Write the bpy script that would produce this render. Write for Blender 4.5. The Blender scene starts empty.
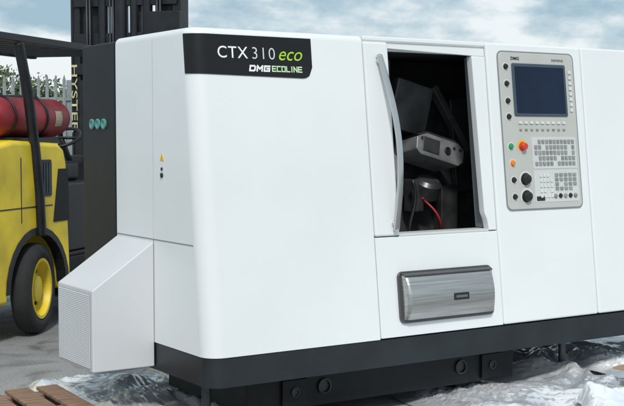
import bpy, bmesh, math, random
from mathutils import Vector, Matrix, noise
random.seed(4)
scene=bpy.context.scene
K=.1142; H=1.5
GZ=-.40
# ------------------------------------------------------------ materials
def mat(name,col,rough=.5,metal=0,coat=0,var=.06,scale=8,bump=0,bscale=60,spec=.5,stretch=None):
    m=bpy.data.materials.new(name);m.use_nodes=True
    nt=m.node_tree;b=nt.nodes['Principled BSDF']
    tc=nt.nodes.new('ShaderNodeTexCoord')
    src=tc.outputs['Object']
    if stretch:
        mp=nt.nodes.new('ShaderNodeMapping');mp.inputs['Scale'].default_value=stretch
        nt.links.new(src,mp.inputs['Vector']);src=mp.outputs[0]
    n=nt.nodes.new('ShaderNodeTexNoise');n.inputs['Scale'].default_value=scale;n.inputs['Detail'].default_value=6
    nt.links.new(src,n.inputs['Vector'])
    r=nt.nodes.new('ShaderNodeValToRGB')
    r.color_ramp.elements[0].position=.3;r.color_ramp.elements[1].position=.7
    r.color_ramp.elements[0].color=tuple(c*(1-var) for c in col)+(1,)
    r.color_ramp.elements[1].color=tuple(min(1,c*(1+var)) for c in col)+(1,)
    nt.links.new(n.outputs['Fac'],r.inputs['Fac']);nt.links.new(r.outputs['Color'],b.inputs['Base Color'])
    mr=nt.nodes.new('ShaderNodeMapRange');mr.inputs['To Min'].default_value=max(.02,rough*.8);mr.inputs['To Max'].default_value=min(1,rough*1.25)
    nt.links.new(n.outputs['Fac'],mr.inputs['Value']);nt.links.new(mr.outputs['Result'],b.inputs['Roughness'])
    b.inputs['Metallic'].default_value=metal
    b.inputs['Coat Weight'].default_value=coat
    b.inputs['Specular IOR Level'].default_value=spec
    if bump:
        n2=nt.nodes.new('ShaderNodeTexNoise');n2.inputs['Scale'].default_value=bscale;n2.inputs['Detail'].default_value=8
        nt.links.new(src,n2.inputs['Vector'])
        bp=nt.nodes.new('ShaderNodeBump');bp.inputs['Strength'].default_value=bump;bp.inputs['Distance'].default_value=.01
        nt.links.new(n2.outputs['Fac'],bp.inputs['Height']);nt.links.new(bp.outputs['Normal'],b.inputs['Normal'])
    return m
WHITE=mat('white_paint',(.79,.815,.815),.34,coat=.25,var=.022,scale=2,bump=.012,bscale=5)
BOXW=mat('light_grey_paint',(.62,.635,.645),.45,var=.03,scale=3)
BASE=mat('black_plinth_paint',(.012,.016,.019),.38,var=.3,scale=5)
FRAMEB=mat('black_frame_paint',(.006,.007,.008),.5,var=.4,scale=7,spec=.3)
GASK=mat('seam_grey',(.23,.24,.25),.7)
GASKD=mat('dark_rubber',(.03,.03,.032),.7)
BLACKG=mat('black_gloss_badge',(.008,.009,.010),.35,coat=.1,spec=.3)
CAB=mat('black_cabinet_paint',(.009,.011,.014),.5,var=.3,spec=.35)
LETW=mat('white_lettering',(.9,.92,.92),.5)
LETG=mat('light_grey_lettering',(.72,.74,.74),.5)
LIME=mat('lime_lettering',(.42,.72,.03),.5)
STEEL=mat('brushed_steel',(.50,.49,.47),.30,metal=.95,var=.22,scale=3,stretch=(1,8,40),bump=.06,bscale=30)
STEELD=mat('drawer_rim_dark_steel',(.13,.13,.13),.4,metal=.8,var=.1)
STEELB=mat('handle_steel',(.58,.58,.57),.12,metal=1,var=.06)
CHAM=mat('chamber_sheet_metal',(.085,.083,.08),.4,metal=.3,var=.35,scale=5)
TURR=mat('turret_grey_cast',(.27,.28,.285),.38,metal=.35,var=.28,scale=12)
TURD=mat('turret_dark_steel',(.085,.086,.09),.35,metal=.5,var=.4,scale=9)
PANEL=mat('panel_putty_grey',(.50,.51,.475),.5,var=.03)
PANEL2=mat('panel_light_grey',(.60,.62,.60),.5,var=.03)
KEY=mat('key_grey',(.27,.28,.27),.5,var=.3,scale=30)
KEYL=mat('key_pale',(.68,.69,.66),.5)
SCR=mat('dark_screen_glass',(.006,.014,.035),.3,var=.3,scale=3,spec=.25)
BEZ=mat('screen_bezel',(.06,.08,.11),.4,spec=.3)
BLKP=mat('black_plastic',(.015,.015,.016),.4)
RED=mat('red_plastic',(.65,.05,.02),.4)
GRN=mat('green_plastic',(.03,.30,.10),.4)
ORG=mat('orange_plastic',(.75,.25,.03),.4)
YEL=mat('forklift_yellow_paint',(.80,.60,.03),.42,coat=.15,var=.22,scale=4,bump=.15,bscale=14)
YST=mat('yellow_sticker',(.75,.5,.02),.5)
REDT=mat('red_cylinder_paint',(.27,.022,.03),.45,var=.4,scale=6,bump=.1,bscale=12)
CREAM=mat('grubby_cream_label',(.40,.34,.24),.6,var=.3,scale=12)
MLET=mat('faded_yellow_lettering',(.60,.55,.32),.6,var=.25,scale=20)
RUB=mat('tyre_rubber',(.022,.022,.023),.8,var=.4,bump=.4,bscale=50)
MAST=mat('mast_black_paint',(.010,.012,.015),.45,var=.4,scale=9)
MASTB=mat('mast_bare_steel',(.08,.09,.10),.4,metal=.7,var=.3)
GALV=mat('galvanised_steel',(.27,.31,.31),.6,metal=.2,var=.2)
WOOD=mat('weathered_wood',(.27,.165,.11),.8,var=.4,scale=7,bump=.5,bscale=30,stretch=(1,6,6))
CARD=mat('brown_cardboard',(.34,.22,.13),.8,var=.15)
TEAL=mat('teal_connector',(.10,.30,.28),.4)
LEAF=mat('leaf_green',(.055,.085,.03),.7,var=.4,scale=1.5)
BARK=mat('bark',(.09,.065,.045),.9,var=.3)
def concrete():
    m=bpy.data.materials.new('worn_concrete');m.use_nodes=True;nt=m.node_tree;b=nt.nodes['Principled BSDF']
    tc=nt.nodes.new('ShaderNodeTexCoord')
    def N(s,d,dist=0):
        a=nt.nodes.new('ShaderNodeTexNoise');a.inputs['Scale'].default_value=s;a.inputs['Detail'].default_value=d;a.inputs['Distortion'].default_value=dist
        nt.links.new(tc.outputs['Object'],a.inputs['Vector']);return a
    a=N(1.1,9,.6);v=N(90,4);st=N(3.2,6,1)
    r=nt.nodes.new('ShaderNodeValToRGB');r.color_ramp.elements[0].color=(.19,.19,.193,1);r.color_ramp.elements[1].color=(.34,.34,.338,1)
    r.color_ramp.elements[0].position=.36;r.color_ramp.elements[1].position=.64
    nt.links.new(a.outputs['Fac'],r.inputs['Fac'])
    mx=nt.nodes.new('ShaderNodeMix');mx.data_type='RGBA';mx.blend_type='OVERLAY';mx.inputs[0].default_value=.75
    nt.links.new(r.outputs['Color'],mx.inputs[6]);nt.links.new(v.outputs['Fac'],mx.inputs[7])
    r2=nt.nodes.new('ShaderNodeValToRGB');r2.color_ramp.elements[0].position=.30;r2.color_ramp.elements[0].color=(.55,.54,.52,1);r2.color_ramp.elements[1].position=.46;r2.color_ramp.elements[1].color=(1,1,1,1)
    nt.links.new(st.outputs['Fac'],r2.inputs['Fac'])
    m2=nt.nodes.new('ShaderNodeMix');m2.data_type='RGBA';m2.blend_type='MULTIPLY';m2.inputs[0].default_value=1
    nt.links.new(mx.outputs[2],m2.inputs[6]);nt.links.new(r2.outputs['Color'],m2.inputs[7])
    nt.links.new(m2.outputs[2],b.inputs['Base Color']);b.inputs['Roughness'].default_value=.85
    bp=nt.nodes.new('ShaderNodeBump');bp.inputs['Strength'].default_value=.6;bp.inputs['Distance'].default_value=.012
    nt.links.new(v.outputs['Fac'],bp.inputs['Height']);nt.links.new(bp.outputs['Normal'],b.inputs['Normal'])
    return m
CONC=concrete()
def foilmat(name,c0,c1,metal,rough,scale=4):
    m=bpy.data.materials.new(name);m.use_nodes=True;nt=m.node_tree;b=nt.nodes['Principled BSDF']
    tc=nt.nodes.new('ShaderNodeTexCoord')
    a=nt.nodes.new('ShaderNodeTexNoise');a.inputs['Scale'].default_value=scale;a.inputs['Detail'].default_value=3
    nt.links.new(tc.outputs['Object'],a.inputs['Vector'])
    r=nt.nodes.new('ShaderNodeValToRGB');r.color_ramp.elements[0].color=c0+(1,);r.color_ramp.elements[1].color=c1+(1,)
    r.color_ramp.elements[0].position=.36;r.color_ramp.elements[1].position=.58
    nt.links.new(a.outputs['Fac'],r.inputs['Fac']);nt.links.new(r.outputs['Color'],b.inputs['Base Color'])
    b.inputs['Metallic'].default_value=metal;b.inputs['Roughness'].default_value=rough
    return m
FOIL=foilmat('crumpled_silver_foil',(.66,.70,.74),(.86,.88,.90),.46,.24)
FILM=foilmat('milky_plastic_film',(.60,.69,.76),(.84,.87,.89),.2,.18)
# ------------------------------------------------------------ helpers
def link(o): scene.collection.objects.link(o);return o
def empty(name,loc,rotz=0,**kw):
    e=bpy.data.objects.new(name,None);link(e);e.location=loc;e.rotation_euler=(0,0,rotz);e.empty_display_size=.2
    for k,v in kw.items(): e[k]=v
    return e
def mk(name,verts,faces,m,parent=None,bevel=0,smooth=False,seg=3,recalc=True,split=None,**kw):
    me=bpy.data.meshes.new(name);me.from_pydata([tuple(v) for v in verts],[],faces)
    if recalc:
        bm=bmesh.new();bm.from_mesh(me);bmesh.ops.recalc_face_normals(bm,faces=bm.faces);bm.to_mesh(me);bm.free()
    me.materials.append(m)
    o=bpy.data.objects.new(name,me);link(o)
    if parent is not None:
        o.parent=parent
        if parent.type=='EMPTY' and parent.get('world'): o.location=-Vector(parent.location)
    if bevel:
        b=o.modifiers.new('bevel','BEVEL');b.width=bevel;b.segments=seg;b.limit_method='ANGLE';b.angle_limit=math.radians(40)
        smooth=True
    if smooth:
        for p in me.polygons:p.use_smooth=True
        if bevel:
            w=o.modifiers.new('wn','WEIGHTED_NORMAL');w.keep_sharp=True
    if split:
        e=o.modifiers.new('es','EDGE_SPLIT');e.split_angle=math.radians(split)
    for k,v in kw.items(): o[k]=v
    return o
BF=[(0,1,2,3),(4,7,6,5),(0,4,5,1),(1,5,6,2),(2,6,7,3),(3,7,4,0)]
def boxv(x0,x1,y0,y1,z0,z1): return [(x0,y0,z0),(x1,y0,z0),(x1,y1,z0),(x0,y1,z0),(x0,y0,z1),(x1,y0,z1),(x1,y1,z1),(x0,y1,z1)]
def box(name,x0,x1,y0,y1,z0,z1,m,parent=None,bevel=0,**kw): return mk(name,boxv(x0,x1,y0,y1,z0,z1),BF,m,parent,bevel,**kw)
def fp(x,z,n): return (x,K*z-n,z)
def fboxv(x0,x1,z0,z1,n0,n1):
    return [fp(x0,z0,n1),fp(x1,z0,n1),fp(x1,z0,n0),fp(x0,z0,n0),fp(x0,z1,n1),fp(x1,z1,n1),fp(x1,z1,n0),fp(x0,z1,n0)]
def fbox(name,x0,x1,z0,z1,n0,n1,m,parent=None,bevel=0,**kw): return mk(name,fboxv(x0,x1,z0,z1,n0,n1),BF,m,parent,bevel,**kw)
def multi(lst):
    V=[];F=[]
    for v,f in lst:
        b=len(V);V+=list(v);F+=[tuple(i+b for i in ff) for ff in f]
    return V,F
def prism(poly,fn,a,b):
    n=len(poly);V=[fn(p,a) for p in poly]+[fn(p,b) for p in poly]
    F=[tuple(range(n)),tuple(reversed(range(n,2*n)))]+[(i,(i+1)%n,n+(i+1)%n,n+i) for i in range(n)]
    return V,F
def rrect(x0,x1,z0,z1,r,n=5):
    P=[]
    for cx,cz,a0 in ((x1-r,z0+r,-90),(x1-r,z1-r,0),(x0+r,z1-r,90),(x0+r,z0+r,180)):
        for i in range(n+1):
            a=math.radians(a0+90*i/n);P.append((cx+r*math.cos(a),cz+r*math.sin(a)))
    return P
def fplate(name,x0,x1,z0,z1,r,n0,n1,m,parent,bevel=0,**kw):
    V,F=prism(rrect(x0,x1,z0,z1,r),lambda p,d:fp(p[0],p[1],d),n0,n1)
    return mk(name,V,F,m,parent,bevel,**kw)
def cyl(c0,c1,r0,r1=None,n=20):
    if r1 is None:r1=r0
    c0=Vector(c0);c1=Vector(c1);d=(c1-c0).normalized()
    u=d.orthogonal().normalized();v=d.cross(u)
    V=[];F=[]
    for c,r in((c0,r0),(c1,r1)):
        for i in range(n):
            a=2*math.pi*i/n;V.append(c+(u*math.cos(a)+v*math.sin(a))*r)
    F=[tuple(range(n)),tuple(reversed(range(n,2*n)))]+[(i,(i+1)%n,n+(i+1)%n,n+i) for i in range(n)]
    return V,F
def lathe(c,axis,prof,n=32):
    c=Vector(c);d=Vector(axis).normalized();u=d.orthogonal().normalized();v=d.cross(u)
    V=[];F=[]
    for (t,r) in prof:
        for i in range(n):
            a=2*math.pi*i/n;V.append(c+d*t+(u*math.cos(a)+v*math.sin(a))*max(r,.0005))
    k=len(prof)
    for j in range(k-1):
        for i in range(n):
            F.append((j*n+i,j*n+(i+1)%n,(j+1)*n+(i+1)%n,(j+1)*n+i))
    F.append(tuple(range(n)));F.append(tuple(range((k-1)*n,k*n)))
    return V,F
def tube(pts,r,n=10,sx=1,sy=1):
    V=[];F=[];P=[Vector(p) for p in pts]
    tot=(P[-1]-P[0]).normalized()
    ref=Vector((0,1,0)) if abs(tot.y)<.8 else Vector((0,0,1))
    for j,p in enumerate(P):
        t=(P[min(j+1,len(P)-1)]-P[max(j-1,0)]).normalized()
        u=t.cross(ref).normalized();v=t.cross(u)
        for i in range(n):
            a=2*math.pi*i/n;V.append(p+u*math.cos(a)*r*sx+v*math.sin(a)*r*sy)
    for j in range(len(P)-1):
        for i in range(n):F.append((j*n+i,j*n+(i+1)%n,(j+1)*n+(i+1)%n,(j+1)*n+i))
    F.append(tuple(range(n)));F.append(tuple(range((len(P)-1)*n,len(P)*n)))
    return V,F
def torus(c,ax,R_,r,n=28,m=8):
    c=Vector(c);d=Vector(ax).normalized();u=d.orthogonal().normalized();v=d.cross(u);V=[];F=[]
    for i in range(n):
        a=2*math.pi*i/n;q=u*math.cos(a)+v*math.sin(a)
        for j in range(m):
            b=2*math.pi*j/m;V.append(c+q*(R_+r*math.cos(b))+d*r*math.sin(b))
    for i in range(n):
        for j in range(m):F.append((i*m+j,((i+1)%n)*m+j,((i+1)%n)*m+(j+1)%m,i*m+(j+1)%m))
    return V,F
def text(name,s,loc,w,h,m,parent,rot,shear=0,off=0,space=1,**kw):
    c=bpy.data.curves.new(name,'FONT');c.body=s;c.size=.1;c.offset=off;c.shear=shear;c.space_character=space;c.resolution_u=4
    o=bpy.data.objects.new('tmp',c);link(o)
    bpy.context.view_layer.update()
    dg=bpy.context.evaluated_depsgraph_get();me=bpy.data.meshes.new_from_object(o.evaluated_get(dg))
    bpy.data.objects.remove(o)
    xs=[v.co.x for v in me.vertices];ys=[v.co.y for v in me.vertices]
    sx=w/(max(xs)-min(xs));sy=h/(max(ys)-min(ys))
    Mx=Matrix.Translation(loc)@rot@Matrix.Diagonal((sx,sy,1,1))@Matrix.Translation((-min(xs),-min(ys),0))
    me.transform(Mx);me.materials.clear();me.materials.append(m);me.name=name
    ob=bpy.data.objects.new(name,me);link(ob);ob.parent=parent
    if parent.type=='EMPTY' and parent.get('world'): ob.location=-Vector(parent.location)
    for k,v in kw.items(): ob[k]=v
    return ob
# ------------------------------------------------------------ LATHE
XR=3.25
M=empty('machine_tool',(1.6,.5,-.135),label="white and black computer controlled lathe on black plinth with open door",category="lathe",world=1)
RC=.085
def outline(z,o,x1,yb):
    y0=K*z
    P=[(x1,y0+o)]
    n=12
    for i in range(n+1):
        a=math.radians(270-90*i/n)
        P.append((RC+(RC-o)*math.cos(a),y0+RC+(RC-o)*math.sin(a)))
    P+= [(o,yb),(x1,yb)]
    return P
def housing(name,z0,z1,x1,yb,m,topr,ss=.035,basein=0):
    rings=[(z0,basein)]
    for z in (z0+.01,(z0+z1)/2): rings.append((z,basein))
    if topr:
        for i in range(6):
            a=math.pi/2*i/5;rings.append((z1-ss+ss*math.sin(a),basein+ss*(1-math.cos(a))))
    else: rings.append((z1,basein))
    V=[];F=[];n=None
    for z,o in rings:
        P=outline(z,o,x1,yb);n=len(P);V+=[(p[0],p[1],z) for p in P]
    for j in range(len(rings)-1):
        for i in range(n):F.append((j*n+i,j*n+(i+1)%n,(j+1)*n+(i+1)%n,(j+1)*n+i))
    F.append(tuple(range(n)));F.append(tuple(range((len(rings)-1)*n,len(rings)*n)))
    return mk(name,V,F,m,M,smooth=True,split=35)
side=housing('housing',0,H,.957,.985,WHITE,True)
mk('panel_seam',boxv(-.0015,.004,K*.5+RC,.985,.500,.5045),BF,GASK,side)
mk('panel_seam',boxv(-.0015,.004,.553,.557,.0,.4995),BF,GASK,side)
mk('panel_seam',boxv(-.0012,.004,.553,.556,.505,1.46),BF,mat('faint_seam',(.52,.53,.54),.6),side)
mk('warning_sticker',[(-.002,.437,.885),(-.002,.477,.885),(-.002,.457,.922),(.001,.437,.885),(.001,.477,.885),(.001,.457,.922)],[(0,1,2),(3,5,4),(0,3,4,1),(1,4,5,2),(2,5,3,0)],YST,side)
mk('lock',*lathe((.001,.459,.815),(-1,0,0),[(0,.012),(.006,.012),(.008,.009)],20),BLKP,side)
mk('lock',*cyl((.0,.459,.845),(-.004,.459,.845),.008),BLKP,side)
pl=housing('plinth',-.135,-.004,XR-.002,.985,BASE,False,basein=.004)
box('inner_core',.03,XR-.03,.12,.96,-.02,.02,GASKD,M)
def surf(s,z,n):
    if s>=RC: return (s,K*z-n,z)
    a=min((RC-s)/RC,math.pi/2)
    return (RC-(RC+n)*math.sin(a),K*z+RC-(RC+n)*math.cos(a),z)
BV=[];BFc=[]
ss=[-.030+i*.01 for i in range(12)]+[.09+i*(.652-.09)/30 for i in range(31)]
x1=.652;rr=.055
for nn in (.0005,.004):
    for s in ss:
        zl=1.287-.010*(s/.65)
        if s>x1-rr: zl+=rr-math.sqrt(max(0,rr*rr-(s-(x1-rr))**2))
        BV.append(surf(s,zl,nn));BV.append(surf(s,1.470,nn))
n=len(ss)
for i in range(n-1):
    a=2*i;b=2*n+2*i
    BFc+=[(b,b+2,b+3,b+1),(a,a+1,a+3,a+2),(a,a+2,b+2,b),(a+1,b+1,b+3,a+3)]
BFc+=[(0,2*n,2*n+1,1),(2*n-2,2*n-1,4*n-1,4*n-2)]
badge=mk('name_badge',BV,BFc,BLACKG,side)
RF=Matrix.Rotation(math.pi/2-math.atan(K),4,'X')
def ft(name,s,x,z,w,h,m,parent,n=.0052,**kw): return text(name,s,fp(x,z,n),w,h,m,parent,RF,**kw)
ft('lettering','CTX',.136,1.362,.160,.055,LETW,badge,off=.0002,space=1.1)
ft('lettering','310',.320,1.362,.124,.055,LETG,badge,off=-.0012,space=1.15)
ft('lettering','eco',.466,1.360,.132,.043,LIME,badge,shear=.35,off=-.0002)
def glyphs(s,x,z,w,h,m,parent,slant=0,st=.007,n=.0052):
    G={'D':[(0,0,0,1),(0,1,.8,1),(0,0,.8,0),(1,.2,1,.8),(.8,1,1,.8),(.8,0,1,.2)],'M':[(0,0,0,1),(1,0,1,1),(0,1,.5,.4),(.5,.4,1,1)],'G':[(1,1,0,1),(0,0,0,1),(0,0,1,0),(1,0,1,.5),(.5,.5,1,.5)],
       'E':[(0,0,0,1),(0,1,1,1),(0,.5,.9,.5),(0,0,1,0)],'C':[(1,1,0,1),(0,0,0,1),(0,0,1,0)],'O':[(0,0,0,1),(0,1,1,1),(1,1,1,0),(1,0,0,0)],
       'L':[(0,0,0,1),(0,0,1,0)],'I':[(.5,0,.5,1)],'N':[(0,0,0,1),(0,1,1,0),(1,0,1,1)]}
    k=len(s);wid=[.35 if c=='I' else 1 for c in s];gap=.48;tot=sum(wid)+gap*(k-1);u=w/tot;cx=x
    for c,wd in zip(s,wid):
        L=[];zz=0
        for q in G[c]:
            a=Vector((q[0]*wd if c!='I' else .17,q[1]));b=Vector((q[2]*wd if c!='I' else .17,q[3]))
            A=Vector((cx+a.x*u+slant*a.y*h,z+a.y*h));B=Vector((cx+b.x*u+slant*b.y*h,z+b.y*h))
            d=(B-A).normalized();nn_=Vector((-d.y,d.x))*st/2;A=A-d*st/2;B=B+d*st/2
            zz+=.00006
            L.append(([fp(p.x,p.y,n+zz) for p in (A-nn_,B-nn_,B+nn_,A+nn_)],[(0,1,2,3)]))
        V,F=multi(L);mk('lettering',V,F,m,parent,recalc=False)
        cx+=(wd+gap)*u
glyphs('DMG',.302,1.307,.105,.022,LETW,badge,slant=.2,st=.0080)
glyphs('ECOLINE',.426,1.307,.164,.023,mat('pale_lime_lettering',(.62,.82,.5),.5),badge,st=.0055)
leaf=fbox('sliding_door',.965,1.118,.503,1.472,-.035,.004,WHITE,M,bevel=.012)
fbox('door_panel',.964,1.768,.003,.498,-.04,0,WHITE,M,bevel=.004)
hp=[(1.12,1.442),(1.690,1.425),(1.768,1.425),(1.768,1.475),(1.12,1.475)]
V,F=prism(hp,lambda p,d:fp(p[0],p[1],d),-.035,-.010);mk('header_panel',V,F,WHITE,M,bevel=.003)
fbox('header_rail',.964,1.768,1.476,1.5,-.011,.003,WHITE,M,bevel=.006)
fbox('header_gasket',1.119,1.70,1.428,1.440,-.05,-.012,GASK,M)
V=[(.958,K*1.5+.036,1.47),(XR,K*1.5+.036,1.47),(XR,.985,1.47),(.958,.985,1.47),(.958,K*1.5+.036,1.498),(XR,K*1.5+.036,1.498),(XR,.985,1.498),(.958,.985,1.498)]
mk('top_cover',V,BF,WHITE,M)
V,F=prism([(1.675,1.424),(1.768,1.424),(1.768,.503),(1.716,.503),(1.708,.56),(1.692,.60)],lambda p,d:fp(p[0],p[1],d),-.05,-.004)
mk('door_jamb',V,F,WHITE,M,bevel=.006)
fbox('jamb_return',1.722,1.728,.515,1.42,-.12,-.051,GASK,M)
fbox('door_sill',1.119,1.714,.4985,.512,-.10,-.004,PANEL2,M,bevel=.003)
pts=[]
for i in range(41):
    t=i/40;z=1.400-t*(1.400-.540)
    pts.append(fp(1.046+.036*t+.032*math.sin(math.pi*t),z,.024+.050*math.sin(math.pi*t)))
V,F=multi([tube(pts,.0155,20),lathe(pts[0],(0,0,1),[(0,.0155),(.006,.014),(.010,.008)],20),lathe(pts[-1],(0,0,-1),[(0,.0155),(.006,.014),(.010,.008)],20),cyl(fp(1.048,1.375,.0),fp(1.048,1.375,.028),.014),cyl(fp(1.082,.565,0),fp(1.082,.565,.028),.014)])
mk('handle',V,F,STEELB,leaf,smooth=True,split=50)
fbox('control_housing',1.772,2.478,.003,1.5,-.05,0.004,WHITE,M,bevel=.012)
fbox('end_panel',2.484,XR,.003,1.5,-.05,0.002,WHITE,M,bevel=.012)
box('end_wall',XR-.03,XR-.001,.225,.984,.003,1.468,WHITE,M)
cy1=1.0
def quadbox(lst): return multi([(boxv(*b),BF) for b in lst])
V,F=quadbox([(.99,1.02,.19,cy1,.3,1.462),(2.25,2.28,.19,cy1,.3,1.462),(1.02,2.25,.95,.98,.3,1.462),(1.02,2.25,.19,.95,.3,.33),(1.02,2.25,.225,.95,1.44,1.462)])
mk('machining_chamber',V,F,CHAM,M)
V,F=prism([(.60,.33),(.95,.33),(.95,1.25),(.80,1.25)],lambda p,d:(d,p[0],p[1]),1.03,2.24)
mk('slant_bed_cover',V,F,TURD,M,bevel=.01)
mk('spindle_housing',*quadbox([(1.03,1.36,.45,.9,.5,1.42)]),TURD,M,bevel=.02)
mk('chuck',*lathe((1.36,.62,.78),(1,0,0),[(0,.14),(.10,.14),(.115,.125),(.115,.05)],40),TURR,M,smooth=True,split=30)
for b in ((1.47,1.51,.60,.64,.80,.88),(1.47,1.51,.55,.59,.69,.75),(1.47,1.51,.65,.69,.69,.75)): mk('chuck_jaw',boxv(*b),BF,TURD,M,bevel=.004)
T=Matrix.Translation((1.70,.50,.92))@Matrix.Rotation(math.radians(15),4,'Y')@Matrix.Rotation(math.radians(-12),4,'X')
def tr(V,T=T): return [T@Vector(v) for v in V]
tp=[(-.18,-.045),(-.145,-.07),(.13,-.07),(.165,-.04),(.165,.03),(.12,.06),(-.11,.06),(-.18,.025)]
V,F=prism(tp,lambda p,d:(p[0],d,p[1]),-.06,.14)
tw=mk('tool_turret',tr(V),F,TURR,M,bevel=.006,seg=2)
V,F=prism([(-.17,.03),(-.10,.065),(.11,.065),(.155,.035)],lambda p,d:(p[0],d,p[1]+.012),-.045,.12);mk('turret_cap',tr(V),F,TURD,tw,bevel=.004)
V,F=lathe((.04,-.061,-.005),(0,-1,0),[(0,.022),(.006,.022),(.008,.018),(.002,.014)],24);mk('turret_port',tr(V),F,BLKP,tw)
mk('turret_plate',tr(boxv(-.14,-.02,-.066,-.0605,-.045,.035)),BF,TURD,tw,bevel=.003)
for cx in (-.15,.085,.13): mk('turret_bolt',tr(cyl((cx,-.06,.022),(cx,-.068,.022),.008,n=8)[0]),cyl((0,0,0),(0,1,0),1,n=8)[1],MASTB,tw)
GG=mat('guard_grey',(.13,.132,.135),.38,metal=.3,var=.35)
T2=Matrix.Translation((1.60,.60,1.16))@Matrix.Rotation(math.radians(14),4,'Y')
mk('guard_plate',[T2@Vector(v) for v in boxv(-.13,.13,-.02,.04,-.14,.14)],BF,GG,M,bevel=.01)
T3=Matrix.Translation((1.92,.66,1.12))@Matrix.Rotation(math.radians(-35),4,'Y')
mk('guard_plate',[T3@Vector(v) for v in boxv(-.02,.02,-.03,.03,-.25,.2)],BF,GG,M,bevel=.006)
T5=Matrix.Translation((2.05,.66,.98))@Matrix.Rotation(math.radians(-6),4,'Y')
mk('guard_plate',[T5@Vector(v) for v in boxv(-.10,.10,-.02,.02,-.30,.24)],BF,TURD,M,bevel=.006)
mk('tool_carrier',*lathe((1.68,.57,.67),(0,-.5,1),[(0,.08),(.08,.08),(.1,.06)],32),TURD,M,smooth=True,split=30)
for b in ((1.56,1.64,.52,.60,.58,.76),(1.80,1.92,.56,.64,.46,.72)): mk('tool_holder',boxv(*b),BF,TURD,M,bevel=.005)
pts=[(1.56+.18*t,.43+.03*math.sin(t*9),.66-.22*t+.03*math.sin(t*6)) for t in [i/16 for i in range(17)]]
mk('coolant_hose',*tube(pts,.007,8),mat('red_hose',(.30,.02,.03),.4),M,smooth=True)
pts=[(1.52+.02*math.sin(t*5),.47,.76-.3*t) for t in [i/12 for i in range(13)]]
mk('coolant_hose',*tube(pts,.010,8),BLKP,M,smooth=True)
# steel drawer
dr=fplate('steel_drawer',1.080,1.700,.068,.325,.03,-.0,.014,STEELD,M,bevel=.003)
nA=14;V=[];F=[];pr=[]
for i in range(nA+1):
    t=i/nA;z=.088+t*(.308-.088)
    pr.append((z,.022+.040*math.sin(math.pi*(.06+.90*t))**.55))
pr=[(.088,.012)]+pr+[(.308,.012)]
xsd=[(1.100,.0),(1.106,.7),(1.116,.95),(1.13,1),(1.655,1),(1.669,.95),(1.679,.7),(1.685,.0)]
for xx,ff in xsd:
    for z,nn in pr: V.append(fp(xx,z,.012+(nn-.012)*ff))
k=len(pr)
for a in range(len(xsd)-1):
    for b in range(k-1): F.append((a*k+b,(a+1)*k+b,(a+1)*k+b+1,a*k+b+1))
df=mk('drawer_front',V,F,STEEL,dr,smooth=True,split=50)
V=[fp(1.098,.309,.013),fp(1.686,.309,.013),fp(1.686,.319,.013),fp(1.098,.319,.013),fp(1.104,.303,.046),fp(1.676,.303,.046),fp(1.676,.310,.046),fp(1.104,.310,.046)]
mk('drawer_lip',V,[(0,1,2,3),(4,5,6,7),(0,1,5,4),(1,2,6,5),(2,3,7,6),(3,0,4,7)],STEELD,dr,bevel=.002)
fplate('drawer_pull',1.392,1.492,.168,.204,.005,.050,.0640,BLKP,dr,bevel=.001)
fplate('drawer_label',1.404,1.480,.180,.192,.002,.0641,.0646,mat('label_grey',(.12,.12,.12),.5),dr)
# control panel
cp=fplate('control_panel',1.850,2.406,.606,1.453,.03,.0,.010,PANEL,M,bevel=.004)
fplate('panel_frame',1.842,2.414,.598,1.461,.036,.004,.0065,GASK,cp)
fplate('screen_bezel',1.938,2.338,1.108,1.395,.010,.010,.016,BEZ,cp,bevel=.003)
fplate('screen',1.956,2.321,1.124,1.378,.006,.0162,.0172,SCR,cp)
ft('lettering','DMG',1.938,1.412,.06,.018,BLKP,cp,n=.0115,off=.003)
ft('lettering','SIEMENS',2.24,1.412,.09,.013,BLKP,cp,n=.0115)
fplate('key_field',2.05,2.385,.822,.995,.006,.010,.0115,PANEL2,cp)
fplate('key_field',2.05,2.385,.640,.815,.006,.010,.0115,PANEL2,cp)
def keys(x0,x1,z0,z1,nx,nz_,fill,m,skip=0,nm='keyboard'):
    dx=(x1-x0)/nx;dz=(z1-z0)/nz_;L=[]
    for i in range(nx):
        for j in range(nz_):
            if random.random()<skip: continue
            cx=x0+dx*(i+.5);cz=z0+dz*(j+.5)
            L.append((fboxv(cx-dx*fill/2,cx+dx*fill/2,cz-dz*fill/2,cz+dz*fill/2,.011,.0165),BF))
    V,F=multi(L);return mk(nm,V,F,m,cp)
keys(2.062,2.372,.835,.985,11,5,.66,KEY,.12)
keys(2.085,2.19,.66,.80,4,5,.62,KEYL,.1)
keys(2.20,2.372,.70,.80,5,4,.66,KEY,.15)
keys(1.955,2.32,1.062,1.085,9,1,.6,KEYL,0)
keys(2.352,2.385,1.13,1.37,1,8,.6,KEYL,0)
keys(1.955,2.32,1.025,1.045,9,1,.4,KEY,.0)
fplate('name_plate',2.06,2.12,.648,.672,.003,.0118,.0135,BLKP,cp)
def knob(x,z,r,m,h=.02,ring=None,nm='button'):
    pr=[(0,r*1.25),(.004,r*1.25),(.005,r),(h,r*.92),(h+.002,r*.8)]
    V,F=lathe(fp(x,z,.010),(0,-1,0),pr,24)
    o=mk(nm,V,F,m,cp,smooth=True,split=35)
    if ring:
        V,F=lathe(fp(x,z,.010),(0,-1,0),[(0,r*1.7),(.002,r*1.7),(.0025,r*1.3)],24);mk('button_ring',V,F,ring,o)
    return o
for z in (1.375,1.283,1.19,1.105): knob(1.895,z,.013,BLKP,.012,KEYL)
knob(1.895,.945,.014,GRN,.012,KEYL)
knob(1.90,.855,.014,ORG,.012,KEYL)
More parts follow.
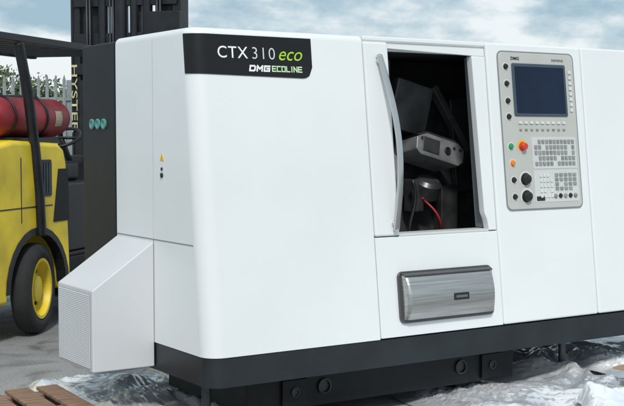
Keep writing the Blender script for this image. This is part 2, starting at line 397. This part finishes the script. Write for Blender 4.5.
knob(1.90,.765,.013,BLKP,.012,KEYL);knob(1.90,.675,.013,BLKP,.012,KEYL)
knob(1.978,.945,.020,RED,.028,YST,'emergency_button')
knob(1.985,.768,.027,BLKP,.025,KEYL,'rotary_knob');knob(1.985,.675,.027,BLKP,.025,KEYL,'rotary_knob')
for i in range(5): knob(2.20+i*.038,.672,.011,BLKP if i%2 else KEY,.010,KEYL)
# rear cabinet
rc=box('rear_cabinet',.002,XR-.002,1.0,1.43,-.13,1.485,CAB,M,bevel=.012)
box('cabinet_joint',.03,XR-.03,.98,1.002,-.1,1.45,GASKD,M)
for y in (1.295,1.217,1.139):
    mk('cable_socket',*lathe((.002,y,1.064),(-1,0,0),[(0,.028),(.008,.028),(.010,.02),(.004,.015)],20),TEAL,rc,smooth=True,split=30)
# vented side box
prof=[(0,-.118),(0,.492),(-.322,.272),(-.322,-.118)]
V,F=prism(prof,lambda p,d:(p[0]-.001,d,p[1]),.552,.985)
vb=mk('vented_cover',V,F,BOXW,M,bevel=.006)
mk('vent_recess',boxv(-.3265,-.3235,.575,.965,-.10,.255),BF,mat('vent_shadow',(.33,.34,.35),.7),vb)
L=[];nz_=40
for i in range(nz_):
    z=-.098+i*(.352/nz_)
    L.append(([(-.3265,.577,z),(-.3295,.577,z),(-.3295,.963,z),(-.3265,.963,z),(-.3265,.577,z+.0060),(-.3275,.577,z+.0060),(-.3275,.963,z+.0060),(-.3265,.963,z+.0060)],BF))
L+=[(boxv(-.3297,-.3268,.575+i*.0242,.5765+i*.0242,-.1,.255),BF) for i in range(17)]
mk('louvre',*multi(L),BOXW,vb)
# underframe
uf=box('machine_bed',.27,1.96,.13,.95,-.315,-.137,FRAMEB,M,bevel=.006)
box('bed_flange',.26,1.97,.112,.129,-.165,-.147,FRAMEB,M,bevel=.003)
for b in ((.46,.60),(1.72,1.86)): mk('bed_bracket',boxv(b[0],b[1],.112,.128,-.30,-.168),BF,FRAMEB,M,bevel=.004)
for x in (.708,1.58): mk('bed_socket',*lathe((x,.1295,-.222),(0,-1,0),[(0,.038),(.012,.038),(.013,.030),(.001,.028)],28),BASE,M)
for x in (.53,1.79): mk('bed_socket',*lathe((x,.1115,-.23),(0,-1,0),[(0,.024),(.006,.024),(.007,.017),(.001,.016)],20),BASE,M)
for x in (.40,1.70): box('bed_skid',x-.09,x+.09,.20,.90,GZ+.002,-.3155,FRAMEB,M,bevel=.004)
for x in (.12,2.45,3.05):
    V,F=multi([cyl((x,.25,-.137),(x,.25,-.34),.022),cyl((x,.25,-.34),(x,.25,-.385),.06)]);mk('levelling_foot',V,F,MASTB,M)
# pallet
PE=empty('pallet',(-.80,.86,GZ),-.06,label="worn reddish brown timber pallet lying on the concrete yard",category="pallet")
for y in (-.36,0,.36): mk('bearer',boxv(-.55,.55,y-.04,y+.04,.002,.075),BF,WOOD,PE,bevel=.004)
for i in range(7):
    x=-.50+i*.166;w_=.055+random.random()*.01
    o=mk('deck_board',boxv(-w_,w_,-.42-random.random()*.02,.42+random.random()*.02,.0755,.094),BF,WOOD,PE,bevel=.003);o.location=(x,0,0);o.rotation_euler=(0,0,random.uniform(-.015,.015))
# ------------------------------------------------------------ foil
def foil(name,x0,x1,y0,y1,zf,amp,m,label,nx=110,ny=90,seed=0,jag=.16,split=11,nw=14):
    rnd=random.Random(seed)
    W_=[]
    for s in range(nw):
        fr=2.0*1.26**s;th=rnd.random()*math.pi
        W_.append((math.cos(th)*fr,math.sin(th)*fr,rnd.random()*9,1/(1.26**s)**.80,rnd.uniform(2,30)))
    tri=lambda t:abs((t%1)*2-1)
    V=[];F=[];cx=(x0+x1)/2;cy=(y0+y1)/2
    for j in range(ny+1):
        for i in range(nx+1):
            u=i/nx;v=j/ny;x=x0+(x1-x0)*u+rnd.uniform(-.2,.2)*(x1-x0)/nx;y=y0+(y1-y0)*v+rnd.uniform(-.2,.2)*(y1-y0)/ny
            p=Vector((x*1.4+seed,y*1.4,seed))
            wx=noise.noise(p*1.2);wy=noise.noise(p*1.2+Vector((7,3,1)))
            z=0
            for a,b,ph,am,so in W_:
                msk=noise.noise(Vector((x*2.0+so,y*2.0-so,so)))
                z+=am*tri(a*(x+.10*wx)+b*(y+.10*wy)+ph)*max(0,.38+1.6*msk)
            z=max(0,(z*.40+.5*noise.noise(p*.8)))*amp
            e=min(u,1-u,v,1-v);f=min(1,e/.08);f=f*f*(3-2*f)
            xx=x+noise.noise(p*1.5+Vector((9,0,0)))*jag;yy=y+noise.noise(p*1.5+Vector((0,7,0)))*jag
            V.append((xx-cx,yy-cy,.006+z*f))
    for j in range(ny):
        for i in range(nx):
            a=j*(nx+1)+i
            if rnd.random()<.5: F+=[(a,a+1,a+nx+2),(a,a+nx+2,a+nx+1)]
            else: F+=[(a,a+1,a+nx+1),(a+1,a+nx+2,a+nx+1)]
    o=mk(name,V,F,m,None,recalc=False,smooth=True,split=split);o.location=(cx,cy,zf);o['label']=label;o['category']="plastic wrapping"
    return o
foil('foil_wrapping',1.25,4.6,-1.3,1.9,GZ,.085,FOIL,"crumpled silver foil wrapping spread over the ground beside the machine",200,200,1)
foil('foil_wrapping',-.20,.80,.30,1.75,GZ,.085,FOIL,"crumpled silver foil lying flat beneath the vented side box",76,104,5)
foil('plastic_film',1.85,2.8,-1.05,-.35,GZ+.05,.10,FILM,"milky plastic film crumpled on top of silver foil",60,46,8)
foil('plastic_film',.7,1.6,-.9,-.05,GZ,.07,FILM,"thin strip of plastic film on the concrete by the bed",60,56,3)
foil('plastic_film',2.5,4.0,-.35,.75,GZ+.05,.11,FILM,"white plastic film draped over foil under the machine",84,66,12)
c=mk('cardboard_sheet',boxv(-.16,.16,-.1,.1,0,.008),BF,CARD,None);c.location=(2.36,-.40,GZ+.16);c.rotation_euler=(.1,.12,.5);c['label']="torn brown cardboard piece lying on plastic film";c['category']="cardboard"
# ------------------------------------------------------------ forklift
hd=math.radians(50)
Fv=Vector((math.sin(hd),math.cos(hd),0));Lv=Vector((-Fv.y,Fv.x,0))
O=Vector((.47,3.33,GZ))+Lv*.5
FK=empty('forklift',O,math.atan2(Fv.y,Fv.x),label="yellow forklift truck with black mast and red gas cylinder",category="forklift")
WX=1.95
P=[(-.70,.26),(-.40,.26)]
for i in range(13):
    a=math.pi-math.pi*i/12;P.append((.39*math.cos(a),.33+.39*math.sin(a)))
P+=[(.43,.26),(.49,.30),(.46,.80),(.44,1.20),(.40,1.30),(.32,1.345),(-.30,1.37),(-.50,1.34),(-.64,1.22),(-.72,1.02),(-.75,.65)]
V,F=prism(P,lambda p,d:(p[0],d,p[1]),-.47,.47)
body=mk('body',V,F,YEL,FK,bevel=.05,seg=5)
box('chassis',.47,1.46,-.46,.46,.24,.50,FRAMEB,FK,bevel=.01)
A0=[(.43*math.cos(math.pi-math.pi*i/14),.33+.43*math.sin(math.pi-math.pi*i/14)) for i in range(15)]
A1=[(.385*math.cos(math.pi-math.pi*i/14),.33+.385*math.sin(math.pi-math.pi*i/14)) for i in reversed(range(15))]
V,F=prism(A0+A1,lambda p,d:(p[0],d,p[1]),-.480,-.40);mk('arch_trim',V,F,BLKP,body)
V,F=prism(rrect(-.01,.20,.97,1.23,.02),lambda p,d:(p[0],d,p[1]),-.4745,-.465);mk('vent_grille',V,F,BLKP,body)
for i in range(5): box('vent_slot',.008+i*.037,.024+i*.037,-.479,-.4746,.99,1.21,MASTB,body)
V,F=prism([(.22,.78),(.452,.78),(.438,1.16),(.30,1.16)],lambda p,d:(p[0],d,p[1]),-.4745,-.462);mk('side_cover',V,F,FRAMEB,body)
box('panel_line',-.6,.21,-.4725,-.466,.90,.908,BLKP,body)
box('panel_line',-.22,-.212,-.4725,-.466,.80,1.25,BLKP,body)
box('step',.5,1.25,-.54,-.462,.30,.34,BLKP,FK,bevel=.005)
box('floor_plate',.48,1.42,-.42,.42,.505,.53,BLKP,FK)
def wheel(x,y,r,w,s,turn=0):
    Rm=Matrix.Translation((x,y,0))@Matrix.Rotation(turn,4,'Z')@Matrix.Translation((-x,-y,0))
    rt_=lambda vf:([Rm@Vector(v) for v in vf[0]],vf[1])
    o=mk('wheel',*rt_(lathe((x,y-w/2*s,r),(0,s,0),[(0,r*.8),(.02,r*.95),(.05,r),(w-.05,r),(w-.015,r*.95),(w,r*.8),(w-.012,r*.66),(w*.4,r*.64)],48)),RUB,FK,smooth=True)
    mk('rim',*rt_(lathe((x,y-w/2*s,r),(0,s,0),[(w*.2,r*.63),(w-.006,r*.665),(w-.008,r*.60),(w*.45,r*.52),(w*.38,r*.32),(w*.75,r*.27),(w*.80,r*.12)],40)),YEL,o,smooth=True,split=30)
    for i in range(6):
        a=i*math.pi/3
        mk('wheel_nut',*rt_(cyl((x+r*.41*math.cos(a),y-w/2*s+w*.38*s,r+r*.41*math.sin(a)),(x+r*.41*math.cos(a),y-w/2*s+w*.52*s,r+r*.41*math.sin(a)),.016,n=6)),BLKP,o)
for s in(-1,1):
    wheel(.03,.41*s,.322,.15,s,math.radians(11));wheel(WX,.42*s,.36,.22,s)
for s in (-1,1):
    Pf=[(WX+.44*math.cos(math.pi-math.pi*i/8*.9),.36+.44*math.sin(math.pi-math.pi*i/8*.9)) for i in range(9)]
    Pi=[(WX+.41*math.cos(math.pi-math.pi*i/8*.9),.36+.41*math.sin(math.pi-math.pi*i/8*.9)) for i in reversed(range(9))]
    V,F=prism(Pf+Pi,lambda p,d:(p[0],d,p[1]),min(.3*s,.53*s),max(.3*s,.53*s));mk('fender',V,F,BLKP,FK)
V,F=prism([(1.46,.3),(1.80,.3),(1.75,1.18),(1.55,1.24),(1.48,1.1)],lambda p,d:(p[0],d,p[1]),-.46,.46)
mk('dashboard',V,F,BLKP,FK,bevel=.02)
V,F=multi([torus((1.30,.05,1.38),(-.5,0,1),.17,.014),cyl((1.30,.05,1.375),(1.55,.05,1.05),.025),cyl((1.30,-.11,1.38),(1.30,.21,1.38),.012)])
mk('steering_wheel',V,F,BLKP,FK,smooth=True)
V,F=multi([(boxv(.50,1.0,-.28,.22,1.05,1.20),BF),([(.44,-.28,1.14),(.56,-.28,1.14),(.56,.22,1.14),(.44,.22,1.14),(.34,-.26,1.70),(.43,-.26,1.70),(.43,.2,1.70),(.34,.2,1.70)],BF)])
mk('seat',V,F,BLKP,FK,bevel=.035)
box('seat_pedestal',.50,1.0,-.42,.42,.532,1.05,BLKP,FK,bevel=.02)
for i in range(3):
    mk('control_lever',*multi([cyl((1.5,-.25-.06*i,1.15),(1.4,-.25-.06*i,1.45),.009),lathe((1.4,-.25-.06*i,1.45),(0,0,1),[(-.02,.008),(0,.02),(.02,.008)],10)]),BLKP,FK)
L=[]
for s in(-1,1):
    L.append(tube([(.02,.485*s,.70),(.00,.485*s,1.0),(-.04,.48*s,1.3),(-.11,.47*s,1.7),(-.20,.455*s,2.03)],.037,10))
    L.append(tube([(1.58,.46*s,.95),(1.50,.46*s,1.5),(1.38,.46*s,2.05)],.028,8))
    L.append((boxv(-.55,1.55,.43*s-.03,.43*s+.03,2.04,2.09),BF))
for i in range(13):
    x=-.53+i*.168;L.append((boxv(x-.015,x+.015,-.41,.41,2.05,2.08),BF))
mk('overhead_guard',*multi(L),MAST,FK,bevel=.006)
GC=(-.36,-.26,1.53)
prf=[(0,.05),(.0,.085),(.04,.122),(.09,.142),(.94,.142),(1.01,.125),(1.05,.085),(1.06,.05),(1.06,.035),(1.12,.035)]
gc=mk('gas_cylinder',*lathe(GC,(1,0,0),prf,32),REDT,FK,smooth=True)
mk('valve_guard',*torus((GC[0]+1.08,GC[1],GC[2]),(1,0,0),.075,.012),REDT,gc,smooth=True)
V=[]
for i in range(6):
    a=math.radians(160+i*9)
    for x in(GC[0]+.76,GC[0]+.86):V.append((x,GC[1]+.144*math.cos(a),GC[2]+.144*math.sin(a)))
F=[(2*i,2*i+1,2*i+3,2*i+2) for i in range(5)]
mk('cylinder_label',V,F,CREAM,gc)
for x in (GC[0]+.2,GC[0]+.64): mk('cylinder_strap',*torus((x,GC[1],GC[2]),(1,0,0),.146,.010,28,6),MAST,FK,smooth=True)
box('cylinder_cradle',-.2,.44,-.40,-.12,1.345,1.385,MAST,FK)
L=[]
MX=2.42;MH=3.4;MW=.53
for s in(-1,1):
    L.append((boxv(MX,MX+.16,(MW-.04)*s-.035,(MW-.04)*s+.035,.06,MH),BF))
    L.append((boxv(MX-.01,MX+.17,MW*s-.012,MW*s+.012,.06,MH),BF))
    L.append((boxv(MX+.03,MX+.13,(MW-.13)*s-.035,(MW-.13)*s+.035,.10,MH-.1),BF))
    L.append((boxv(MX+.05,MX+.12,(MW-.22)*s-.04,(MW-.22)*s+.04,.10,MH-.2),BF))
for z,h in((.25,.12),(1.1,.08),(1.95,.10),(2.22,.10),(2.56,.20),(3.1,.12)):
    L.append((boxv(MX-.02,MX+.03,-MW+.02,MW-.02,z,z+h),BF))
mast=mk('mast',*multi(L),MAST,FK,bevel=.005)
box('mast_block',MX-.06,MX+.14,-MW-.02,-.22,2.12,2.5,MAST,FK,bevel=.01)
box('mast_guard',MX-.015,MX-.004,.16,.455,.2,1.9,MAST,FK)
for yy,rr_,zz in ((.22,.045,2.95),(-.22,.045,2.95),(.04,.065,2.85),(-.09,.04,2.9)):
    mk('lift_ram',*cyl((MX,yy,.2),(MX,yy,zz),rr_,n=14),MAST,FK,smooth=True,split=40)
for s in(-1,1): box('lift_chain',MX+.03,MX+.045,.12*s-.03,.12*s+.03,.3,3.1,MASTB,FK)
for yy in (-.36,-.33,.10,.13,.33,.36): mk('hydraulic_hose',*tube([(MX-.05,yy,.4),(MX-.07,yy*1.03,1.2),(MX-.04,yy,2.0),(MX-.05,yy,2.9)],.012,6),BLKP,FK,smooth=True)
L=[(boxv(MX+.18,MX+.24,-.5,.5,.25,.35),BF),(boxv(MX+.18,MX+.24,-.5,.5,.65,.75),BF)]+[(boxv(MX+.17,MX+.21,y-.02,y+.02,.25,1.3),BF) for y in(-.45,-.2,.2,.45)]+[(boxv(MX+.17,MX+.21,-.47,.47,1.26,1.32),BF)]
mk('carriage',*multi(L),MAST,FK)
for s in(-1,1):
    V,F=multi([(boxv(MX+.24,MX+.28,.28*s-.05,.28*s+.05,.06,.75),BF),(boxv(MX+.28,MX+1.35,.28*s-.05,.28*s+.05,.06,.10),BF)]);mk('fork',V,F,MASTB,FK,bevel=.004)
for s in (-1,1): mk('tilt_ram',*cyl((1.5,.36*s,.42),(MX,.36*s,.75),.035,n=12),MAST,FK,smooth=True,split=40)
rt=Matrix(((0,0,-1,0),(0,-1,0,0),(-1,0,0,0),(0,0,0,1)))
text('lettering','HYSTER',(MX-.024,.532,2.04),.62,.058,MLET,mast,rt,off=.0005)
# ------------------------------------------------------------ fence
cam0=Vector((-2.5164,-4.6775,0));fw=Vector((.5486,.836,0));rg=Vector((.836,-.5486,0))
FO=cam0+fw*17.5+rg*(-5.5);FO.z=GZ
FN=empty('palisade_fence',FO,math.atan2(rg.y,rg.x),label="dull grey galvanised palisade fence along the yard edge",category="fence")
pale0=None
for i in range(97):
    x=-3.5+i*.125
    if pale0 is None:
        w=.024
        V,F=prism([(-w,.05),(w,.05),(w,2.20),(0,2.28),(-w,2.20)],lambda p,d:(p[0],d+(.012 if abs(p[0])<.001 else 0),p[1]),-.004,.004)
        pale0=mk('pale',V,F,GALV,FN);pale0.location=(x,0,0)
    else:
        o=pale0.copy();o.location=(x,0,0);scene.collection.objects.link(o)
for i in range(5):
    box('post',-3.6+i*2.75,-3.5+i*2.75,.03,.11,0,2.2,GALV,FN)
box('rail',-3.6,8.6,.008,.028,.5,.55,GALV,FN);box('rail',-3.6,8.6,.008,.028,1.9,1.95,GALV,FN)
# ------------------------------------------------------------ trees
def tree(x,d,h,seed):
    rnd=random.Random(seed)
    loc=cam0+fw*d+rg*x;loc.z=GZ
    e=empty('tree',loc,0,label="low leafy green tree behind the palisade fence",category="tree",group="trees behind the fence")
    L=[tube([(0,0,0),(.05,0,h*.3),(.0,.05,h*.6),(.02,0,h*.7)],.07,8)]
    for i in range(6):
        a=rnd.random()*6.28;z=h*(.2+.06*i);r=h*.2
        L.append(tube([(0,0,z),(math.cos(a)*r*.6,math.sin(a)*r*.6,z+r*.4),(math.cos(a)*r,math.sin(a)*r,z+r*.7)],.022,6))
    mk('trunk',*multi(L),BARK,e)
    V=[];F=[]
    cl=[(rnd.gauss(0,h*.2),rnd.gauss(0,h*.2),h*(.22+.5*rnd.random()),h*(.13+.10*rnd.random())) for _ in range(22)]
    for cx,cy_,cz,cr in cl:
        for k in range(420):
            v=Vector((rnd.gauss(0,1),rnd.gauss(0,1),rnd.gauss(0,1))).normalized()*cr*(.35+.65*rnd.random()**.6)
            p=Vector((cx,cy_,cz))+v
            if p.z<.1: continue
            u=Vector((rnd.gauss(0,1),rnd.gauss(0,1),rnd.gauss(0,1))).normalized();w=u.orthogonal().normalized()
            s=.03+.03*rnd.random();b=len(V)
            V+=[p-u*s,p+w*s*.6,p+u*s,p-w*s*.6];F.append((b,b+1,b+2,b+3))
    mk('crown',V,F,LEAF,e,recalc=False)
for i in range(6):
    tree(-9.3+i*1.05,22+random.random()*2.5,2.75+random.random()*.6,i)
# ------------------------------------------------------------ ground
g=mk('ground',[(-600,-600,GZ),(600,-600,GZ),(600,600,GZ),(-600,600,GZ)],[(0,1,2,3)],CONC,None,recalc=False);g['kind']="structure"
# ------------------------------------------------------------ world, sun
az=math.radians(-152);el=math.radians(46)
w=bpy.data.worlds.new('World');scene.world=w;w.use_nodes=True;nt=w.node_tree
bg=nt.nodes['Background'];out=nt.nodes['World Output']
sky=nt.nodes.new('ShaderNodeTexSky');sky.sky_type='NISHITA';sky.sun_disc=False;sky.sun_elevation=el;sky.sun_rotation=az
nt.links.new(sky.outputs[0],bg.inputs[0]);bg.inputs[1].default_value=.11
bg2=nt.nodes.new('ShaderNodeBackground');bg2.inputs[1].default_value=.92
tc=nt.nodes.new('ShaderNodeTexCoord');mp=nt.nodes.new('ShaderNodeMapping');mp.inputs['Scale'].default_value=(5,5,11)
mp.inputs['Location'].default_value=(2.1,.3,.9)
nt.links.new(tc.outputs['Generated'],mp.inputs['Vector'])
n1=nt.nodes.new('ShaderNodeTexNoise');n1.inputs['Scale'].default_value=1.9;n1.inputs['Detail'].default_value=12;n1.inputs['Roughness'].default_value=.57
n1.inputs['Distortion'].default_value=.05
nt.links.new(mp.outputs[0],n1.inputs['Vector'])
cr=nt.nodes.new('ShaderNodeValToRGB');e=cr.color_ramp.elements
e[0].position=.40;e[0].color=(.38,.55,.67,1);e[1].position=.60;e[1].color=(.98,1.03,1.05,1)
x=e.new(.49);x.color=(.58,.72,.80,1)
nt.links.new(n1.outputs['Fac'],cr.inputs['Fac']);nt.links.new(cr.outputs['Color'],bg2.inputs[0])
mx=nt.nodes.new('ShaderNodeMixShader');mx.inputs[0].default_value=.88
nt.links.new(bg.outputs[0],mx.inputs[1]);nt.links.new(bg2.outputs[0],mx.inputs[2]);nt.links.new(mx.outputs[0],out.inputs[0])
sd=bpy.data.lights.new('sun','SUN');sd.energy=2.3;sd.angle=math.radians(8);sd.color=(1,.965,.92)
so=link(bpy.data.objects.new('sun',sd))
dirv=Vector((math.sin(az)*math.cos(el),math.cos(az)*math.cos(el),math.sin(el)))
so.rotation_euler=dirv.to_track_quat('Z','Y').to_euler();so.location=dirv*20
# ------------------------------------------------------------ camera
cd=bpy.data.cameras.new('camera');cd.sensor_width=36;cd.lens=36*1191.4/624;cd.clip_end=2000
co=link(bpy.data.objects.new('camera',cd));co.location=(-2.5164,-4.6775,1.0112)
yaw=.5808;pit=-.0578
fv=Vector((math.sin(yaw)*math.cos(pit),math.cos(yaw)*math.cos(pit),math.sin(pit)))
co.rotation_euler=fv.to_track_quat('-Z','Y').to_euler()
scene.camera=co
scene.view_settings.view_transform='Standard';scene.view_settings.look='None';scene.view_settings.exposure=0
if 'world' in M: del M['world']
